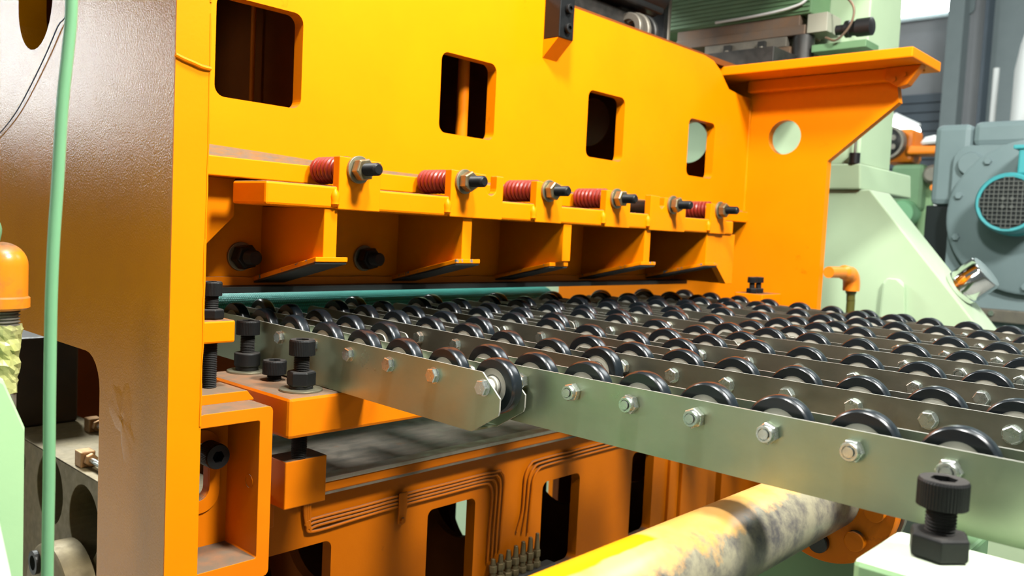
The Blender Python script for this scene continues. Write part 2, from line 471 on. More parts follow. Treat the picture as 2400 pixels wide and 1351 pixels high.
tb = thing('tool_block', 'black steel block with socket screws standing on the top edge of the yellow front plate', 'clamp block', (1.088, .927, .322))
MB().box(1.070, 1.107, .910, .9435, .3225, .45).build('body', 'black_bolt', tb, .0015)

# ------------------------------------------------------------------ fasteners
def screw_head(r, h, af, n=96):
    """socket head, axis +z, underside at z=0"""
    mb = MB()
    lo = [(r*cos(2*pi*i/n)*(1.0 if i % 2 else .978), r*sin(2*pi*i/n)*(1.0 if i % 2 else .978)) for i in range(n)]
    tp = [(r*.93*cos(2*pi*i/n), r*.93*sin(2*pi*i/n)) for i in range(n)]
    hx = [(af/sqrt(3)*cos(2*pi*i/6), af/sqrt(3)*sin(2*pi*i/6)) for i in range(6)]
    vs = [(x, y, 0) for x, y in lo]+[(x, y, h*.9) for x, y in lo]+[(x, y, h) for x, y in tp]
    fs = []
    for a in (0, 1):
        for i in range(n):
            j = (i+1) % n
            fs.append((a*n+i, a*n+j, (a+1)*n+j, (a+1)*n+i))
    fs.append(tuple(range(n)))
    b = len(vs)
    vs += [(x, y, h) for x, y in hx]+[(x, y, h*.42) for x, y in hx]
    for i in range(6):
        j = (i+1) % 6
        fs.append((b+i, b+j, b+6+j, b+6+i))
    fs.append(tuple(b+6+i for i in range(6)))
    tris = tessellate_polygon([[Vector((x, y, 0)) for x, y in tp], [Vector((x, y, 0)) for x, y in hx]])
    idx = [2*n+i for i in range(n)]+[b+i for i in range(6)]
    fs += [tuple(idx[i] for i in t) for t in tris]
    mb.add(vs, fs)
    return mb
def place(mb, loc, axis='z'):
    """turn a +z built shape to point along axis and move it"""
    out = []
    for x, y, z in mb.v:
        if axis == '-y': x, y, z = x, -z, y
        elif axis == '-x': x, y, z = -z, y, x
        out.append((x+loc[0], y+loc[1], z+loc[2]))
    mb.v = out
    return mb
def cap_bolt(label, loc, z_head, r=.0141, h=.0172, shank=.0092, z_low=None, nut=None, washer=None, mat='dusty_bolt', collar=True, group=None, name='adjusting_bolt', round_nut=False):
    x, y, z = loc
    t = thing(name, label, 'bolt', loc, group)
    place(screw_head(r, h, r*.95), (x, y, z_head)).build('head', mat, t)
    MB().thread((x, y, 0), 'z', shank, z_low if z_low is not None else z, z_head, .0019).build('thread', mat, t)
    if nut:
        af, n0, n1 = nut
        m = MB()
        if round_nut: m.lathe([(af*.5, n0), (af*.54, n0+.001), (af*.54, n1-.001), (af*.5, n1)], (x, y, 0), 'z', 32)
        else: m.hex((x, y, 0), 'z', af, n0, n1, ph=.35)
        m.build('nut', mat, t, .0006)
        if collar: MB().cyl((x, y, 0), 'z', af*.47, n0-.0045, n0, 28).build('spring_washer', mat, t, .0005)
    if washer:
        MB().lathe([(shank, washer[1]), (washer[0], washer[1]), (washer[0], washer[1]+washer[2]), (shank, washer[1]+washer[2])], (x, y, 0), 'z', 40, False, True).build('washer', 'washer', t, .0004)
    return t
for z, w in ((.339, 'lower'), (.3705, 'upper')):
    t = tag(place(screw_head(.0078, .006, .008), (1.0885, .9085, z), '-y').build('socket_screw', 'dusty_bolt', None, 0, (1.0885, .9085, z)), '%s of the two socket screws in the black clamp block' % w, 'screw')

# ------------------------------------------------------------------ spring loaded clamp carriage
CA = thing('clamp_carriage', 'yellow spring-loaded clamp carriage with tapered ribs hanging in front of the press frame', 'clamp', (1.0, .92, -.09))
MB().box(.509, 1.582, .851, .925, .0185, .0455).build('front_bar', 'yellow', CA, .003)
MB().box(.532, 1.578, .925, .994, .027, .0455).build('light_stop_plate', 'yellow', CA)  # plate added to stop light leaking down behind the bar
XB = [(.605, .668), (.788, .856), (.964, 1.026), (1.140, 1.21), (1.272, 1.32), (1.483, 1.545)]
NX = [.632, .811, .990, 1.166, 1.341, 1.514]
for i, (a, b) in enumerate(XB):
    if i == 1:
        poly = [(a, .018), (.891, .018), (.891, .080)] + [(.8765, .080)]+[(.866+.0105*cos(-pi*k/8), .062+.0105*sin(-pi*k/8)) for k in range(9)]+[(.8555, .080), (a, .082)]
    elif i == 4:
        poly = [(a, .017), (1.39, .017), (1.39, .0775), (1.316, .0775), (1.316, .062), (1.3085, .056), (1.3, .062), (1.3, .0785), (a, .079)]
    else: poly = [(a, .018), (b, .018), (b, .080-.001*i), (a, .082-.001*i)]
    MB().prism(poly, 'y', .848, .861).build('lug', 'yellow', CA, .0012)
    MB().lathe([(.003, 0), (.0055, .003), (.005, .007), (.006, .012), (.0045, .017), (.002, .021)], (a-.003, .851, .021), 'z', 10).build('weld_bead', 'yellow', CA)
RX = [(.590, .609), (.819, .837), (1.040, 1.060), (1.268, 1.286), (1.484, 1.515)]
def yz_plate(x0, x1, y0, z0, y1, z1, th):
    return MB().prism([(y0, z0), (y1, z1), (y1, z1-th), (y0, z0-th)], 'x', x0, x1)
for i, (a, b) in enumerate(RX):
    MB().prism([(.854, .0185), (.994, .0185), (.994, -.074), (.854, -.041)], 'x', a, b).build('rib', 'yellow', CA, .001)
    c = (a+b)/2; y0 = .849 if i != 2 else .868
    yz_plate(c-.023, c+.023, y0, -.0395 if i != 2 else -.0438, .993, -.0735, .006).build('flange', 'yellow_chipped', CA, .0008)
    yz_plate(c-.0225, c+.0225, y0+.002, -.0460 if i != 2 else -.0504, .993, -.0800, .0022).build('wear_strip', 'chip', CA)
MB().box(.40, 1.60, .994, 1.010, -.083, .0495).build('back_plate', 'yellow', CA)
MB().prism([(.42, -.0835), (1.6, -.0835), (1.6, -.074)]+[(1.6-.03*k, -.0735+random.uniform(-.001, .001)) for k in range(1, 39)]+[(.42, -.075)], 'y', .987, .9939).build('lip', 'orange', CA)
MB().box(.40, 1.60, .962, 1.035, -.0915, -.0837).build('pad', 'dark_pad', CA, .0008)
MB().prism([(1.5155, .0185), (1.60, .0185), (1.60, -.083), (1.574, -.083), (1.532, -.047), (1.5155, -.047)], 'y', .856, .870).build('end_plate', 'yellow', CA, .001)
MB().box(1.586, 1.60, .870, .994, -.083, .0185).build('end_web', 'yellow', CA)

def helix(x, z, y0, y1, r, w, turns):
    n = 18
    pts = [(x+r*cos(2*pi*i/n), y0+(y1-y0)*i/(turns*n), z+r*sin(2*pi*i/n)) for i in range(turns*n+1)]
    return MB().tube(pts, w, 8)
names = ['leftmost', 'second from the left', 'third from the left', 'fourth from the left', 'fifth from the left', 'rightmost']
for i, x in enumerate(NX):
    z = .0675-.0005*i
    if i != 4:
        sp = helix(x, z, .9285, .8655, .0135, .0039, 8).build('compression_spring', 'red', None, 0, (x, .895, z))
        tag(sp, '%s red coil spring compressed behind a yellow lug of the clamp carriage' % ('rightmost' if i == 5 else names[i]), 'spring', 'red springs on the clamp carriage')
    t = thing('spring_stud', 'threaded stud with hex nut, %s of the six above the ribs' % names[i], 'bolt', (x, .848, z), 'studs through the clamp lugs')
    MB().thread((x, 0, z), 'y', .0078, .8085, .934, .0016).lathe([(.0055, .8068), (.007, .8085)], (x, 0, z), 'y', 20).build('thread', 'black_bolt', t)
    MB().hex((x, 0, z), 'y', .0245, .8305, .8435, ph=.2+.3*i).build('nut', 'nut_brass', t, .0006)
    MB().lathe([(.008, .844), (.0168, .844), (.0168, .8478), (.008, .8478)], (x, 0, z), 'y', 32, False, True).build('washer', 'washer', t, .0004)
st = tag(MB().lathe([(.0095, .864), (.0125, .866), (.0125, .888), (.0095, .889), (.0095, .90), (.0125, .902), (.0125, .9335)], (1.292, 0, .058), 'y', 28).build('spacer_sleeve', 'black_bolt', None, 0, (1.292, .9, .058)), 'black round spacer sleeve between the fourth and fifth studs', 'sleeve')
for x, w in ((.560, 'left'), (.756, 'right')):
    t = thing('hex_bolt', 'oily black hex bolt with washer in the shadowed back plate, %s one of the pair' % w, 'bolt', (x, .994, -.047))
    MB().lathe([(.0185, .9895), (.0185, .9935)], (x, 0, -.047), 'y', 32).build('washer', 'washer', t, .0005)
    MB().hex((x, 0, -.047), 'y', .0285, .971, .9895, ph=.2).build('nut', 'black_bolt', t, .0008)
    MB().thread((x, 0, -.047), 'y', .0095, .955, .971, .002).build('thread', 'black_bolt', t)

# ------------------------------------------------------------------ stop block, bracket, support bar and its bolts
CB = thing('channel_bracket', 'yellow welded box bracket with open front beside the left side plate', 'bracket', (.432, .80, -.37))
MB().prism(rrect(.392, .474, -.371, -.1905, .006, 3), 'y', .765, .835, [rrect(.3935, .459, -.349, -.2045, .002, 2)]).build('shell', 'orange', CB, .001)
MB().prism([(.392, -.36), (.462, -.36), (.462, -.2), (.392, -.2)], 'y', .829, .841, [rrect(.411, .438, -.298, -.236, .0125)]).build('back_plate', 'orange', CB, .001)
MB().prism([(.392, -.191), (.4735, -.191), (.4735, -.1895), (.4690, -.1845), (.4655, -.180), (.392, -.180)], 'y', .803, .86).build('raised_pad', 'orange', CB, .0015)
MB().prism(rrect(.399, .450, -.312, -.222, .022), 'y', .8265, .8289, [rrect(.411, .438, -.298, -.236, .0125)]).build('slot_plate', 'orange', CB, .0004)
MB().lathe([(.0066, -.0006), (.0074, -.0006), (.0074, .0004), (.0066, .0004)], (.459, .783, -.272), 'x', 24, False, True).build('plug', 'orange', CB)
t = thing('socket_bolt', 'black socket head bolt in the slot inside the yellow box bracket', 'bolt', (.436, .826, -.2475))
place(screw_head(.0135, .021, .0115), (.436, .8262, -.2475), '-y').build('head', 'black_bolt', t)
MB().cyl((.429, 0, -.2475), 'y', .008, .8262, .85, 16).build('shank', 'black_bolt', t)

sb = tag(MB().box(.3915, .4595, .82, .872, -.1305, -.1065).build('stop_block', 'yellow', None, .0022, (.42, .845, -.1305)), 'small yellow stop block on the left side plate with a bolt through it', 'block')
cap_bolt('tall black adjusting bolt threaded down through the small yellow stop block', (.441, .838, -.18), -.0815, .0107, .0148, .0074, -.18, (.0232, -.1063, -.0955), None, collar=False)

BAR = tag(MB().box(.490, 1.76, .761, .946, -.2290, -.1843).build('support_bar', 'orange', None, .004, (1.1, .85, -.229)), 'thick yellow support bar under the left-hand roller rails', 'bar')
cap_bolt('black levelling bolt with round nut and washer at the far end of the yellow bar', (.5355, .926, -.1843), -.1385, .0139, .0170, .0088, -.2285, (.0285, -.1770, -.1605), (.0235, -.1842, .0022), round_nut=True)
cap_bolt('short black socket screw half screwed into the yellow bar, between two taller bolts', (.532, .859, -.1843), -.1765, .0136, .0160, .0086, -.2000, name='socket_screw')
cap_bolt('black levelling bolt with hex nut at the near corner of the yellow bar', (.525, .793, -.1843), -.1450, .0141, .0172, .0088, -.2600, (.0275, -.1790, -.1625), (.0235, -.1842, .0022))
LB = tag(MB().box(.5035, .557, .785, .822, -.3135, -.2600).build('stop_block', 'orange', None, .0015, (.53, .80, -.3135)), 'square yellow block below the support bar that a levelling bolt presses on', 'block')
# ------------------------------------------------------------------ roller rails
def text_mesh(body, size):
    cu = bpy.data.curves.new('marking', 'FONT')
    cu.body = body; cu.size = size; cu.extrude = .0002; cu.align_x = 'CENTER'; cu.align_y = 'CENTER'
    cu.resolution_u = 2
    ob = bpy.data.objects.new('marking', cu)
    me = bpy.data.meshes.new_from_object(ob)
    vs = [tuple(v.co) for v in me.vertices]; fs = [tuple(p.vertices) for p in me.polygons]
    bpy.data.objects.remove(ob); bpy.data.curves.remove(cu); bpy.data.meshes.remove(me)
    return vs, fs
WID, TH = .036, .0018
def channel(poly, flat0, flat1, h, mat):
    mb = MB()
    mb.prism(poly, 'x', 0, TH)
    mb.prism(poly, 'x', WID-TH, WID)
    mb.box(TH*.5, WID-TH*.5, flat0, flat1, -h, -h+TH)
    me = mb.mesh('channel', [M[mat], M['edge_highlight']])
    for p in me.polygons:
        if abs(p.normal.x) < .4 and p.center.z > -h+TH*1.2: p.material_index = 1
    return me
def arc(cy, cz, r, a0, a1, n=5): return [(cy+r*cos(a0+(a1-a0)*i/n), cz+r*sin(a0+(a1-a0)*i/n)) for i in range(n+1)]
# wheel = rubber tyre, hub, bolt: one mesh of each, shared by all copies
tyre = MB().lathe([(.0170, -.0070), (.0248, -.0070), (.0262, -.0056), (.0266, -.0030), (.0266, .0030), (.0262, .0056), (.0248, .0070), (.0170, .0070)], (WID/2, 0, 0), 'x', 40, True, True).mesh('wheel', M['rubber'])
hub = MB().lathe([(.0171, -.0066), (.0171, .0066), (.0112, .0066), (.0108, .0056), (.0098, .0056), (.0094, .0100), (.0072, .0103), (.0072, .0160), (.0045, .0160), (.0045, -.0160), (.0072, -.0160), (.0072, -.0103), (.0094, -.0100), (.0098, -.0056), (.0108, -.0056), (.0112, -.0066)], (WID/2, 0, 0), 'x', 32, True, True).mesh('hub', M['hub'])
def bolt_head_mesh(mark):
    mb = MB().hex((0, 0, 0), 'x', .0130, -.0058, 0, ph=.3)
    mb.lathe([(.0082, -.0006), (.0082, .0)], (0, 0, 0), 'x', 20)
    mb.hex((0, 0, 0), 'x', .0130, WID, WID+.0065, ph=.1)
    mb.cyl((0, 0, 0), 'x', .0038, .001, WID+.009, 12)
    if mark:
        vs, fs = text_mesh('8.8', .0048)
        # text lies in xy facing +z: turn it to face -x with its baseline along -y
        for dz in (.0028, -.0032)[:1]:
            mb.add([(-.0059-z, -x, y+dz) for x, y, z in vs], fs)
        vs, fs = text_mesh('B', .0045)
        mb.add([(-.0059-z, -x, y-.003) for x, y, z in vs], fs)
    return mb.mesh('bolt', M['zinc'])
bolt_plain = bolt_head_mesh(False)
bolt_marked = bolt_head_mesh(True)
nutm = MB().hex((0, 0, 0), 'x', .0146, -.0066, 0, ph=.3)
nutm.lathe([(.0070, -.0060), (.0070, -.0088), (.0062, -.0102), (.0047, -.0102), (.0045, -.0080)], (0, 0, 0), 'x', 24)
nutm.cyl((0, 0, 0), 'x', .0038, -.0116, WID+.004, 14).hex((0, 0, 0), 'x', .0130, WID, WID+.0058, ph=.1)
nut_mesh = nutm.mesh('lock_nut', M['zinc'])

hL, LL = .0580, .548
polyL = [(.024, 0)]+arc(LL-.012, -.012, .012, pi/2, 0)+arc(LL-.012, -hL+.012, .012, 0, -pi/2)+[(.034, -hL), (.0012, -.037), (0, -.033), (0, -.021)]
polyL = polyL[::-1]
chL = channel(polyL, .034, LL-.012, hL, 'rail')
chL1 = channel(polyL, .034, LL-.012, hL, 'rail_near')
LS = .330
polyS = [q for q in (arc(.010, -.010, .010, pi, pi/2)+arc(LS-.014, -.014, .014, pi/2, 0)+arc(LS-.014, -hL+.014, .014, 0, -pi/2)+arc(.010, -hL+.010, .010, 3*pi/2, pi))][::-1]
chS = channel(polyS, .012, LS-.014, hL, 'rail')
hR, LR = .0537, 1.032
polyR = [(0, 0), (LR-.022, 0), (LR, -.018), (LR, -.034), (LR-.03, -hR), (0, -hR)][::-1]
chR = channel(polyR, 0, LR-.03, hR, 'rail')
chR1 = channel(polyR, 0, LR-.03, hR, 'rail_near')

def rail(label, group, loc, tilt, ch, axles, bolt):
    t = thing('roller_rail', label, 'roller rail', loc, group)
    t.rotation_euler = (tilt, 0, 0)
    def part(name, me, par, pos=(0, 0, 0)):
        o = bpy.data.objects.new(name, me); COL.objects.link(o); o.parent = par; o.location = pos
        return o
    part('channel', ch, t)
    for k, y in enumerate(axles):
        w = part('wheel', tyre, t, (random.uniform(-.0008, .0008), y, -.0140))
        w.rotation_euler = (0, 0, random.uniform(-.02, .02))
        part('hub', hub, w)
        b = part('lock_nut' if bolt is nut_mesh else 'bolt', bolt, t, (0, y, -.0140))
        b.rotation_euler = (random.uniform(0, 1.0), 0, 0)
    return t
axL = [.021+.0684*k for k in range(8)]
axS = [.023+.0684*k for k in range(5)]
axR = [1.011-.0625*k for k in range(17)]
for k in range(8):
    lab = 'nearest long roller rail of the left-hand set, its chamfered end and last wheel in view' if k == 0 else '%s long black-wheeled roller rail of the left-hand set from the near side' % ORD[k]
    rail(lab, 'long roller rails on the yellow bar', (.553+.159*k, .518, -.1297), .0159, chL1 if k == 0 else chL, axL, bolt_plain)
for k in range(7):
    lab = 'short round-ended roller rail between the left-hand long rails, %s from the near side' % ORD[k]
    rail(lab, 'short roller rails between the long ones', (.622+.159*k, .770, -.1258), .010, chS, axS, bolt_plain)
for k in range(7):
    lab = 'nearest roller rail of the right-hand set, green-grey channel with domed lock nuts on its side' if k == 0 else '%s roller rail of the right-hand set from the near side, running out at right' % ORD[k]
    x = .594+.1640*k
    rail(lab, 'roller rails of the right-hand set', (x, -.42, -.1256), 0, chR1 if k == 0 else chR, axR, nut_mesh if k in (0, 3, 4, 6) else bolt_marked)

# teal belt roller behind the rails
br = thing('belt_roller', 'teal mesh covered belt roller lying behind the roller rails under the clamp carriage', 'roller', (.9, 1.175, -.15))
MB().lathe([(.034, .0), (.0415, .002), (.0425, .006), (.0425, .795), (.0415, .800), (.034, .802)], (.57, 1.175, -.152), 'x', 48).build('mesh_sleeve', 'weave', br)
MB().box(.575, 1.368, 1.175, 1.9, -.114, -.1092).build('mesh_belt', 'weave', br)
MB().cyl((.55, 1.175, -.152), 'x', .014, 0, .85, 20).build('shaft', 'die_dark', br)

# ------------------------------------------------------------------ lower press frame
LF = thing('lower_frame', 'orange lower press frame with a steel table top and openings in its front web', 'machine frame', (.95, .9, FLOOR))
MB().box(.56, 1.79, .832, 1.30, -.325, -.3045).build('table_top', 'table', LF, .001)
MB().box(.50, 1.79, .829, .850, -.3085, -.3030).build('table_edge', 'table_edge', LF, .0008)
MB().box(.50, 1.79, .831, .86, -.3215, -.3087).build('lip', 'orange_dark', LF, .002)
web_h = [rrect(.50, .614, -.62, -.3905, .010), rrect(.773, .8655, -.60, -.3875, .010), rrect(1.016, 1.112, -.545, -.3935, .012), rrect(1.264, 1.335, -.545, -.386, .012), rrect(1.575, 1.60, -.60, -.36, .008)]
MB().prism([(.40, FLOOR+.03), (1.79, FLOOR+.03), (1.79, -.3215), (.40, -.3215)], 'y', .850, .868, web_h).build('front_web', 'orange_dark', LF)
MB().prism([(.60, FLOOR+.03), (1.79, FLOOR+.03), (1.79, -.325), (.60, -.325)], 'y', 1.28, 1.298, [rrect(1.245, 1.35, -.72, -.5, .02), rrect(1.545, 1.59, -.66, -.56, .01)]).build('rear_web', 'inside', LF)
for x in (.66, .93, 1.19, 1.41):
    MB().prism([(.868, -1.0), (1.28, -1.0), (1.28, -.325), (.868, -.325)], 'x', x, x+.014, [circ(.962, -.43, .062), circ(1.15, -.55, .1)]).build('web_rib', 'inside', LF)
MB().box(1.42, 1.52, .838, .850, -.9, -.3215).build('pilaster', 'orange_dark', LF, .001)
MB().box(1.385, 1.418, .844, .850, -.9, -.3215).build('cover_strip', 'orange_dark', LF, .001)
MB().lathe([(.008, -.0008), (.009, -.0008), (.009, 0), (.008, 0)], (1.468, .838, -.42), 'y', 20, False, True).build('plug', 'orange_dark', LF)
MB().box(.478, .515, .822, .850, -.345, -.300).build('stub', 'orange_dark', LF, .0015)

tags = ['uppermost', 'second from the top', 'third from the top', 'lowest']
for i in range(4):
    o = .0052*i
    y = .8462
    xr = .9215-.0085*i; xl = .5615+.003*i
    zt = -.3545-o*.92
    pts = [(xl, y, -.322), (xl, y, -.338-o*.5), (xl+.004, y, -.3475-o), (xl+.014, y, zt-.0035)] if i == 3 else [(xl+.01, y, -.325), (xl+.012, y, zt-.006), (xl+.02, y, zt-.0022)]
    pts += [(.66, y, zt-.0015), (.72, y, zt), (.80, y, zt), (xr-.022, y, zt), (xr-.006, y, zt-.004), (xr, y, zt-.016), (xr, y, zt-.04), (xr-.002, y, -.44), (xr-.003, y, -.478-.004*i)]
    tag(MB().tube(smooth_path(pts, 6), .0019, 8).build('lubrication_tube', 'orange_dark', None, 0, pts[-1]), 'thin orange tube on the lower web left of the manifold, %s' % tags[i], 'tube', 'orange tubes on the left')
for i in range(3):
    o = .006*i; y = .8462; xl = .968+.009*i
    zt = -.3515-o
    pts = [(1.30, y, zt), (1.20, y, zt), (1.10, y, zt-.0005), (xl+.03, y, zt-.0015), (xl+.012, y, zt-.006), (xl+.002, y, zt-.02), (xl, y, zt-.04), (xl-.002, y, -.43), (xl-.012+.004*i, y, -.458-.004*i)]
    tag(MB().tube(smooth_path(pts, 6), .0019, 8).build('lubrication_tube', 'orange_dark', None, 0, pts[-1]), 'thin orange tube bent right over a web opening, %s' % ('outer one of three', 'middle one of three', 'inner one of three')[i], 'tube', 'orange tubes on the right')
cl = thing('tube_clamp', 'orange saddle clamp holding the bundle of thin tubes to the lower web', 'clamp', (.722, .848, -.37))
MB().prism([(.714, -.350), (.728, -.350), (.728, -.376), (.7265, -.391), (.7195, -.394), (.7125, -.391), (.714, -.376)], 'y', .8415, .8437).build('strap', 'orange_dark', cl, .0008)
MB().hex((.7195, 0, -.387), 'y', .007, .838, .8415).build('screw', 'orange_dark', cl)
mf = thing('tube_manifold', 'grimy lubrication manifold with brass fittings under the fan of thin tubes', 'manifold', (.95, .84, -.53))
MB().box(.885, 1.035, .828, .849, -.548, -.522).build('body', 'die_dark', mf, .003)
for i in range(7):
    x = .897+.0165*i; zt = -.482+.0045*i*.6
    m = MB().hex((x, .8385, 0), 'z', .0125, -.522, -.512, ph=.2*i).lathe([(.0048, -.512), (.0048, -.505)], (x, .8385, 0), 'z', 12).hex((x, .8385, 0), 'z', .0115, -.505, -.494, ph=.3*i).lathe([(.0045, -.494), (.003, zt-.002)], (x, .8385, 0), 'z', 12)
    m.build('fitting', 'copper_dark', mf, .0005)
    MB().lathe([(.0066, -.002), (.0066, -.009), (.004, -.012)], (x, .828, -.535), 'y', 14).build('plug', 'die_dark', mf)

# ------------------------------------------------------------------ thick yellow tube at lower right
TB = thing('yellow_tube', 'thick patchy yellow-grey tube with a bolted flange, lying below the nearest roller rail', 'tube', (.6, .319, -.241))
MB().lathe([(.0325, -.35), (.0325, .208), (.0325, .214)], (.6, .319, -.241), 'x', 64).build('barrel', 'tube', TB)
MB().lathe([(.0655, .214), (.0665, .2155), (.0665, .229), (.0655, .2305)], (.6, .319, -.241), 'x', 56).build('flange', 'orange', TB)
MB().lathe([(.069, .2325), (.069, .241)], (.6, .319, -.241), 'x', 56).build('ring', 'die_grey', TB)
for i in range(8):
    a = math.radians(-131+45*i)
    y, z = .319+.048*cos(a), -.241+.048*sin(a)
    MB().lathe([(.0088, .2075), (.0098, .2085), (.0098, .2145)], (.6, y, z), 'x', 24).build('bolt', 'orange' if i != 1 else 'black', TB)
TS = thing('tube_stand', 'dark green stand carrying the flange of the thick yellow tube', 'stand', (.93, .33, FLOOR))
MB().box(.842, 1.02, .22, .46, FLOOR, -.30).build('column', 'mint_dark', TS, .004)
MB().box(.845, 1.0, .26, .38, -.30, -.19).build('bearing', 'black', TS, .004)
MB().box(.835, .842, .40, .46, FLOOR, -.31).build('strip', 'orange', TS)

# green block with bolt, lower right corner
GB = tag(MB().box(.496, .572, .02, .1765, FLOOR, -.180).build('green_block', 'mint', None, .004, (.534, .1, FLOOR)), 'pale green machine block in the lower right corner carrying a black bolt', 'block')
cap_bolt('black socket bolt and nut on the pale green block in the lower right corner', (.541, .143, -.18), -.1495, .0143, .0165, .0088, -.1795, (.0305, -.1797, -.1650), None, collar=False)

# ------------------------------------------------------------------ left foreground
H = [(.2205, .30), (.2202, .19), (.2200, .134), (.218, .105), (.215, .068), (.213, .021), (.211, -.019), (.210, -.054), (.2097, -.089), (.2097, -.134), (.2100, -.184), (.2098, -.227), (.2098, -.35), (.21, FLOOR+.004)]
tag(MB().tube(smooth_path([(x, .62, z) for x, z in H], 6), .0039, 16).build('hose', 'mint_hose', None, 0, (.21, .62, FLOOR)), 'mint green hose hanging upright in front of the glossy yellow side plate', 'hose')
W = [(1.0, .36), (1.011, .231), (1.045, .207), (1.084, .178), (1.134, .146), (1.179, .121), (1.227, .102), (1.30, .08)]
tag(MB().tube(smooth_path([(.3565, y, z) for y, z in W], 5), .0007, 6).build('line', 'black', None, 0, (.357, 1.1, .15)), 'thin dark wire curving across the glossy side plate at the upper left', 'line')  # thin dark curve laid just off the side plate
tag(MB().prism([(.03, .02), (.202, -.126), (.2165, -.163), (.2165, FLOOR), (.03, FLOOR)], 'y', .690, .765).build('green_casting', 'mint', None, .0025, (.12, .73, FLOOR)), 'mint green machine casting with a sloped shoulder in the lower left corner', 'casting')
tag(MB().prism([(.03, .0), (.130, -.125), (.1445, -.201), (.160, -.34), (.16, FLOOR), (.03, FLOOR)], 'y', .47, .50).build('steel_cabinet', 'white', None, .002, (.1, .49, FLOOR)), 'blurred white cabinet edge in the very bottom left corner', 'cabinet')
EL = thing('pipe_elbow', 'orange domed pipe elbow on a dark pipe wrapped with yellowed tape at the left edge', 'pipe', (.232, .80, -.2))
dome = [(.0003, -.0285)]+[(.0195*sin(a), -.048+.0195*cos(a)) for a in [pi/2*k/8 for k in range(1, 9)]]+[(.0195, -.074), (.0212, -.0755), (.0212, -.0835), (.0185, -.0855), (.012, -.0865)]
MB().lathe(dome, (.232, .80, 0), 'z', 36).build('dome', 'dirty_orange', EL)
MB().thread((.232, .80, 0), 'z', .0140, -.103, -.086, .0028, 28).build('thread', 'die_grey', EL)
MB().cyl((.232, .80, 0), 'z', .0115, -.45, -.1, 28).build('pipe', 'die_grey', EL)
tv = []
for j in range(15):
    r = .0150+.0012*sin(j*1.7)-.00012*j*j*.2
    tv.append((max(.0125, r), -.098-.0042*j))
tp = MB().lathe(tv, (.232, .80, 0), 'z', 22, False)
tp.v = [(x+random.uniform(-.0011, .0011), y+random.uniform(-.0011, .0011), z+random.uniform(-.0012, .0012)) for x, y, z in tp.v]
tp.build('tape', 'tape', EL)
MB().tube(smooth_path([(.226, .803, -.03), (.228, .803, -.018), (.224, .803, -.010), (.218, .803, -.008)], 5), .0045, 10).build('lever', 'mint_dark', EL)

# inside the cut-out of the left side plate
GK = tag(MB().prism(rrect(1.0, 1.62, -.95, -.351, .004, 2), 'x', .441, .56, [circ(1.172, -.419, .0515), circ(1.300, -.404, .0515), circ(1.425, -.388, .022)]).build('cylinder_block', 'gunmetal', None, .001, (.5, 1.3, -.95)), 'grey brown steel block with large round bores seen through the cut-out', 'block')
tag(MB().box(.445, .543, 1.475, 1.60, -.350, -.205).build('oily_block', 'oily', None, .004, (.49, 1.53, -.35)), 'black oily block standing on the grey bored block behind the green hose', 'block')
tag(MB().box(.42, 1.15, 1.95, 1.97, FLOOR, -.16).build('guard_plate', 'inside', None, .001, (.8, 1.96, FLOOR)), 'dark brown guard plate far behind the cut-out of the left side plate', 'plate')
tag(MB().box(.543, .60, 1.64, 1.66, -.35, -.16).build('orange_plate', 'orange', None, .001, (.57, 1.65, -.35)), 'orange plate edge behind the black oily block in the cut-out', 'plate')
for (x, y, lab) in ((.4565, 1.209, 'nearer'), (.539, 1.398, 'farther')):
    t = thing('pipe_fitting', 'square brass fitting with a steel pipe on the grey bored block, the %s of two' % lab, 'fitting', (x, y, -.351))
    MB().box(x-.011, x+.009, y-.011, y+.011, -.351, -.329).build('body', 'brass', t, .0015)
    MB().hex((0, y-.003, -.340), 'x', .016, x+.009, x+.016, ph=.3).build('nut', 'brass', t, .0006) if False else MB().hex((x+.001, 0, -.340), 'y', .016, y-.019, y-.011, ph=.3).build('nut', 'brass', t, .0006)
    MB().cyl((x+.001, 0, -.340), 'y', .004, y-.12, y-.018, 16).build('pipe', 'zinc', t)
DR = thing('drum', 'dark steel drum with a hollow boss low in the cut-out at the left', 'drum', (.40, 1.2, -.53))
MB().lathe([(.078, -.0), (.082, .003), (.082, .038), (.078, .040)], (.398, 1.18, -.525), 'x', 48).build('body', 'gunmetal', DR)
MB().lathe([(.010, -.006), (.016, -.006), (.016, .0), (.010, .0)], (.398, 1.215, -.475), 'x', 24, False, True).build('boss', 'die_dark', DR)

# ------------------------------------------------------------------ behind and above the front plate
MT = thing('drive_motor', 'black drive unit with pulley rings and a post above the yellow front plate', 'motor', (1.6, 1.15, .403))
MB().box(1.36, 1.66, 1.10, 1.24, .512, .74).build('housing', 'black', MT, .006)
MB().box(1.42, 1.97, .74, 1.5, .74, 1.2).build('cover', 'die_dark', MT, .006)  # unseen box added overhead to shade the machinery behind the front plate
MB().box(1.345, 1.56, 1.13, 1.22, .458, .503).build('base', 'die_dark', MT, .003)
for k, r in enumerate((.036, .043, .047)):
    MB().lathe([(r*.6, 0), (r*.95, 0), (r, .002), (r, .010), (r*.95, .012), (r*.6, .012)], (1.545+.022*k, 1.12, .460-.003*k), 'x', 36, True, True).build('pulley_ring', 'die_grey' if k < 2 else 'die_dark', MT)
MB().box(1.54, 1.64, 1.135, 1.20, .403, .512).build('bracket', 'die_dark', MT, .003)
MB().box(1.705, 1.722, 1.13, 1.17, .403, .74).build('post', 'black', MT, .001)
MB().cyl((1.733, 1.14, 0), 'z', .0085, .403, .74, 16).build('rod', 'die_grey', MT)
MB().lathe([(.055, -.0), (.06, .008), (.06, .10)], (1.56, 1.14, .570), 'x', 36).build('drum', 'black', MT)

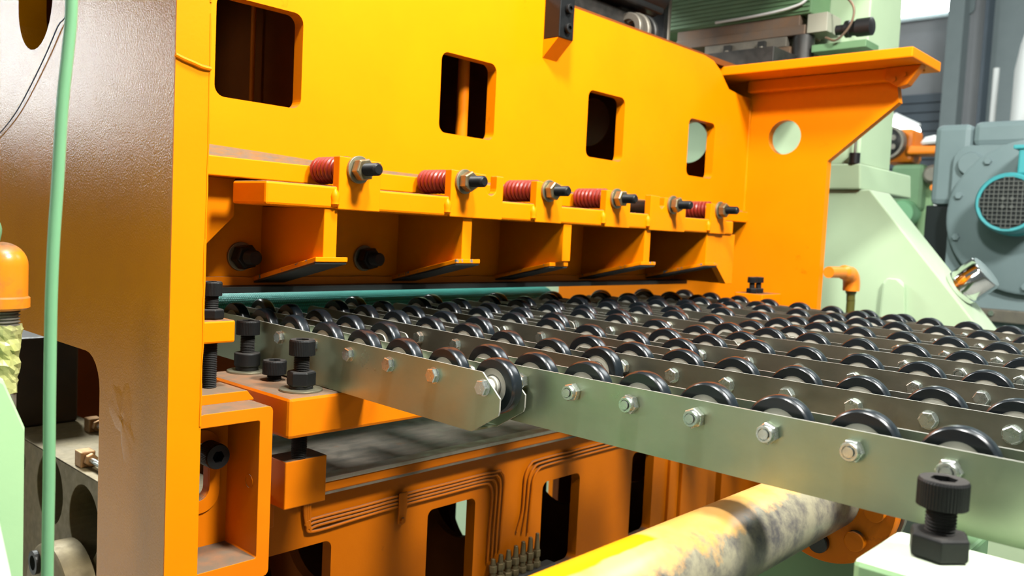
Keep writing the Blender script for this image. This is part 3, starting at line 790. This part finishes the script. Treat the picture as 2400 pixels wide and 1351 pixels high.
GM = thing('green_press', 'pale mint green C-frame press with a sloped base behind the yellow side plate', 'press', (2.3, 1.2, FLOOR))
zs = FLOOR
MB().prism([(.772, .147), (2.4, .147), (2.4, zs), (.772-.85*(.147-zs), zs)], 'x', 2.10, 2.232).build('base', 'mint_pale', GM, .004)
MB().prism([(.792, .147), (2.4, .147), (2.4, .210), (.797, .210)], 'x', 2.090, 2.46).build('flange', 'mint_pale', GM, .004)
MB().box(2.112, 2.325, .808, 2.4, .210, 1.6).build('column', 'mint_pale', GM, .004)
MB().prism([(.685, -.064), (.715, -.064), (.722, -.075), (.735, -.45), (.64, -.45), (.672, -.075)], 'x', 2.085, 2.10).build('rib', 'mint_pale', GM, .006)
MB().box(2.0, 2.11, .907, 2.3, .565, 1.3).build('ram', 'mint_dark', GM, .003)
for k in range(9):
    z = .572+.0105*k
    MB().box(1.9965, 2.0, .912, 2.29, z, z+.0078).build('ram_groove', 'mint_dark', GM)
for z0, z1, y0, m in ((.5385, .564, .935, 'die_brown'), (.5155, .5385, .918, 'die_brown'), (.4905, .5150, .963, 'die_grey'), (.466, .490, .952, 'die_brown'), (.394, .466, .935, 'die_dark')):
    MB().box(1.875 if z0 < .4 else 1.995 if z0 < .53 else 2.0, 2.089, y0, 1.19+.09*(z0 > .51), z0, z1).build('die_plate', m, GM, .0015)
for y in (1.12, 1.025):
    MB().box(1.985, 1.996, y-.010, y+.010, .466, .509).build('tee_bolt', 'die_dark', GM, .001)
    MB().cyl((1.988, y, 0), 'z', .006, .44, .495, 14).build('tee_bolt', 'die_grey', GM)
MB().box(2.0, 2.08, .8655, .915, .5175, .5625)  .build('spacer', 'die_pale', GM, .001)
MB().cyl((2.02, .93, 0), 'z', .026, .40, .5155, 28).build('guide_post', 'die_dark', GM)
MB().box(2.0, 2.08, .77, .90, .470, .487).build('shelf', 'mint_dark', GM, .001)
MB().lathe([(.018, .0), (.021, .002), (.021, .036), (.018, .038), (.0165, .05), (.02, .052), (.02, .062), (.012, .064), (.012, .085)], (2.02, .765, .520), 'y', 28).build('valve', 'black', GM)
MB().cyl((2.098, .815, 0), 'z', .013, .210, .236, 20).build('bolt', 'black', GM)
MB().cyl((2.098, .815, 0), 'z', .003, .236, .36, 10).build('rod', 'die_grey', GM)
tag(MB().tube(smooth_path([(1.99, .83, .60), (1.988, .80, .56), (1.987, .805, .52), (1.988, .835, .49), (1.995, .865, .50)], 6), .0028, 8).build('cable', 'die_brown', None, 0, (1.99, .83, .5)), 'thin brown cable looping below the black valve on the green press', 'cable')
tag(MB().tube(smooth_path([(1.99, 1.16, .572), (1.988, 1.04, .574), (1.988, .95, .582), (1.99, .915, .60), (2.0, .90, .66)], 6), .0035, 8).build('cable', 'white', None, 0, (1.99, 1.0, .575)), 'pale cable clipped along the lower edge of the green press ram', 'cable')

# chrome knob on the slope
ns = Vector((0, -1/sqrt(1+.85**2), .85/sqrt(1+.85**2)))
kn = tag(MB().lathe([(.040, .0), (.043, .004), (.043, .012), (.0405, .014), (.0405, .016), (.043, .018), (.043, .068), (.040, .073), (.0, .074)], (0, 0, 0), 'z', 48).build('chrome_cap', 'chrome', None, 0, (0, 0, 0)), 'shiny chrome cap standing on the sloped edge of the green press', 'cap')
kn.rotation_euler = ns.to_track_quat('Z', 'Y').to_euler()
kn.location = (2.166, .772-.85*(.147+.083)-.001, -.083)

# small block with twin bolts in front of the right side plate
ST = tag(MB().box(1.709, 1.80, .84, .906, -.150, -.1065).build('stop_block', 'yellow', None, .002, (1.75, .87, -.15)), 'yellow stop block on the right side plate beyond the rails, carrying a pair of bolts', 'block')
for (x, y, w) in ((1.722, .872, 'left'), (1.752, .872, 'right')):
    cap_bolt('small black bolt on the far right stop block, %s one of the pair' % w, (x, y, -.1065), -.0835, .0105, .0125, .0065, -.1065, (.022, -.1062, -.0955), None, collar=False)
ep = thing('pipe_elbow', 'orange pipe with an elbow and a dark hose beside the right side plate', 'pipe', (1.93, .74, -.06))
MB().tube(smooth_path([(1.821, .745, -.052), (1.87, .742, -.052), (1.905, .74, -.053), (1.932, .74, -.060), (1.941, .74, -.076), (1.942, .74, -.094)], 6), [.0125]*10+[.0165]*6+[.0185]*15, 16).build('elbow', 'mix_orange', ep)
MB().tube(smooth_path([(1.942, .74, -.09), (1.944, .74, -.115), (1.946, .74, -.14), (1.946, .74, -.4)], 6), [.012]*3+[.0095]*16, 12).build('hose', 'pipe_green', ep)

# ------------------------------------------------------------------ blue machine and things far right
BM = thing('blue_machine', 'large grey-blue machine with a round cover plate at the right edge', 'machine', (3.3, .4, FLOOR))
MB().prism(rrect(-.6, .845, FLOOR, .352, .05, 6), 'x', 3.0, 3.7).build('housing', 'blue', BM, .012)
MB().lathe([(.228, 0), (.238, -.006), (.238, -.03), (.228, -.036), (.0, -.037)], (3.0, .605, .125), 'x', 64).build('round_cover', 'blue', BM)
for k in range(10):
    a = .3+2*pi*k/10
    MB().hex((2.964, .605+.214*cos(a), .125+.214*sin(a)), 'x', .020, -.010, 0).build('bolt', 'blue', BM)
MB().lathe([(.040, 0), (.034, -.02), (.0, -.02)], (3.0, .79, .292), 'x', 24).build('boss', 'blue', BM)
MB().box(3.02, 3.2, .80, .915, .16, .425).build('side_tank', 'blue', BM, .02)
MB().box(3.02, 3.3, .60, .80, .35, .43).build('top_cover', 'blue', BM, .02)
MB().box(3.04, 3.2, .845, .93, -.3, .16).build('recess', 'hollow_shade', BM, .004)  # solid dark block painted as a shaded recess
MB().box(2.97, 3.0, -.6, .86, -.205, -.165).build('base_rail', 'die_grey', BM, .003)
for k in range(8):
    MB().hex((2.97, .80-.11*k, -.178), 'x', .016, -.008, 0).build('bolt', 'zinc', BM)
MO = thing('fan_motor', 'teal electric motor with a square-mesh fan guard on the blue machine', 'motor', (2.85, .655, .165))
cy, cz = .640, .160
MB().lathe([(.076, .0), (.084, -.001), (.089, .006), (.091, .02), (.091, .09), (.096, .095), (.096, .13), (.076, .13)], (2.83, cy, cz), 'x', 64, True, True).build('fan_cover', 'teal', MO)
MB().cyl((2.83, cy, cz), 'x', .0755, .004, .128, 48).build('fan_shadow', 'hollow_shade', MO)
g = MB(); pit = .0125
for k in range(-6, 7):
    h = sqrt(max(0, .077**2-(k*pit)**2)); h = math.floor(h/pit)*pit
    g.box(2.8275, 2.8295, cy+k*pit-.0011, cy+k*pit+.0011, cz-h, cz+h)
    g.box(2.8268, 2.8280, cy-h, cy+h, cz+k*pit-.0011, cz+k*pit+.0011)
gr = g.build('guard', 'grille', MO); gr['kind'] = 'stuff'
for dy in (-.012, .012):
    for dz in (-.012, .012):
        MB().cyl((2.826, cy+dy, cz+dz), 'x', .0052, 0, .003, 10).build('stud', 'grille', MO)
MB().box(2.84, 2.96, .56, .625, .245, .325).build('terminal_box', 'teal', MO, .006)
MB().box(2.832, 2.968, .55, .638, .318, .330).build('terminal_lid', 'teal', MO, .003)

ac = thing('orange_actuator', 'orange actuator with a black fan wheel, blurred far behind the green press', 'actuator', (4.2, 1.45, .35))
MB().lathe([(.0, -.01), (.055, -.01), (.07, .0), (.07, .03), (.055, .04)], (4.15, 1.462, .512), 'x', 32).build('fan_wheel', 'black', ac)
MB().lathe([(.066, -.014), (.077, -.014), (.077, .035), (.066, .035)], (4.15, 1.462, .512), 'x', 32, False, True).build('rim', 'die_grey', ac)
for k in range(5):
    a = 2*pi*k/5
    MB().cyl((4.136, 1.462+.036*cos(a), .512+.036*sin(a)), 'x', .013, 0, .006, 14).build('blade', 'die_grey', ac)
MB().box(4.19, 4.34, 1.36, 1.50, .42, .58).build('body', 'mix_orange', ac, .02)
MB().box(4.16, 4.30, 1.21, 1.38, .455, .495).build('arm', 'mix_orange', ac, .012)
MB().lathe([(.0005, .04), (.04, .03), (.058, .005), (.05, -.005), (.0, -.006)], (4.2, 1.27, .505), 'z', 24).build('cap', 'white', ac)
vb = thing('valve_stack', 'green valve stack with grey pipes below the orange actuator', 'valve', (4.2, 1.38, FLOOR))
MB().box(4.16, 4.34, 1.29, 1.44, .19, .41).build('body', 'mint_dark', vb, .02)
MB().lathe([(.05, -.05), (.062, -.03), (.062, .03), (.05, .05)], (4.16, 1.36, .18), 'x', 24).build('flange', 'mint_hose', vb)
MB().cyl((4.24, 1.30, 0), 'z', .035, FLOOR, .40, 20).build('pipe', 'mint', vb)
MB().cyl((4.24, 1.40, 0), 'z', .05, FLOOR, .19, 20).build('pipe', 'mint_dark', vb)
MB().lathe([(.03, -.03), (.045, -.01), (.045, .01), (.03, .03)], (4.16, 1.25, .36), 'x', 20).build('gauge', 'die_grey', vb)
MB().cyl((4.2, 1.22, 0), 'z', .03, FLOOR, .46, 16).build('pipe', 'white', vb)
MB().cyl((4.14, 1.24, .30), 'x', .016, 0, .05, 12).build('knob', 'mix_orange', vb)
tag(MB().prism(rrect(1.05, 1.30, FLOOR, .22, .03), 'x', 4.35, 4.6).build('grey_cabinet', 'blue', None, .01, (4.45, 1.2, FLOOR)), 'grey-blue cabinet behind the green valve stack', 'cabinet')

lf = thing('tube_lamp', 'glowing fluorescent lamp before the dark shutter door, beside the green press column', 'lamp', (6.05, 2.0, .84))
p0, p1 = Vector((6.0, 2.10, .875)), Vector((6.0, 1.915, .795))
MB().tube([p0, p0*.9+p1*.1, p0*.1+p1*.9, p1], [.034, .042, .038, .024], 16).build('tube', 'tube_light', lf)
MB().tube([p0+Vector((.07, .01, .05)), p1+Vector((.07, .03, .045))], .03, 10).build('housing', 'white', lf)
MB().cyl((6.08, 2.0, 0), 'z', .02, FLOOR, .88, 10).build('stand', 'shutter', lf)
tag(MB().lathe([(.075, FLOOR), (.075, 1.25), (.05, 1.42), (.004, 1.62)], (6.5, 1.42, 0), 'z', 24).build('white_post', 'white', None, 0, (6.5, 1.42, FLOOR)), 'thick white post with a pointed top in front of the grey wall', 'post')
tag(MB().cyl((6.6, 1.63, 0), 'z', .02, FLOOR, 1.30, 16).build('conduit', 'white', None, 0, (6.6, 1.63, FLOOR)), 'thin pale conduit pipe left of the white post', 'pipe')
tag(MB().prism(rrect(1.28, 1.345, .78, 1.02, .02), 'x', 6.4, 6.6).build('orange_box', 'mix_orange', None, .01, (6.5, 1.31, .78)), 'orange box at the right edge beside the white post', 'box')
tag(MB().box(2.3, 3.2, 2.3, 2.9, FLOOR, -.05).build('white_cabinet', 'white', None, .01, (2.7, 2.6, FLOOR)), 'bright white cabinet glimpsed under the clamp carriage past the teal roller', 'cabinet')

for o in list(scene.objects):
    if '_w' in o: del o['_w']
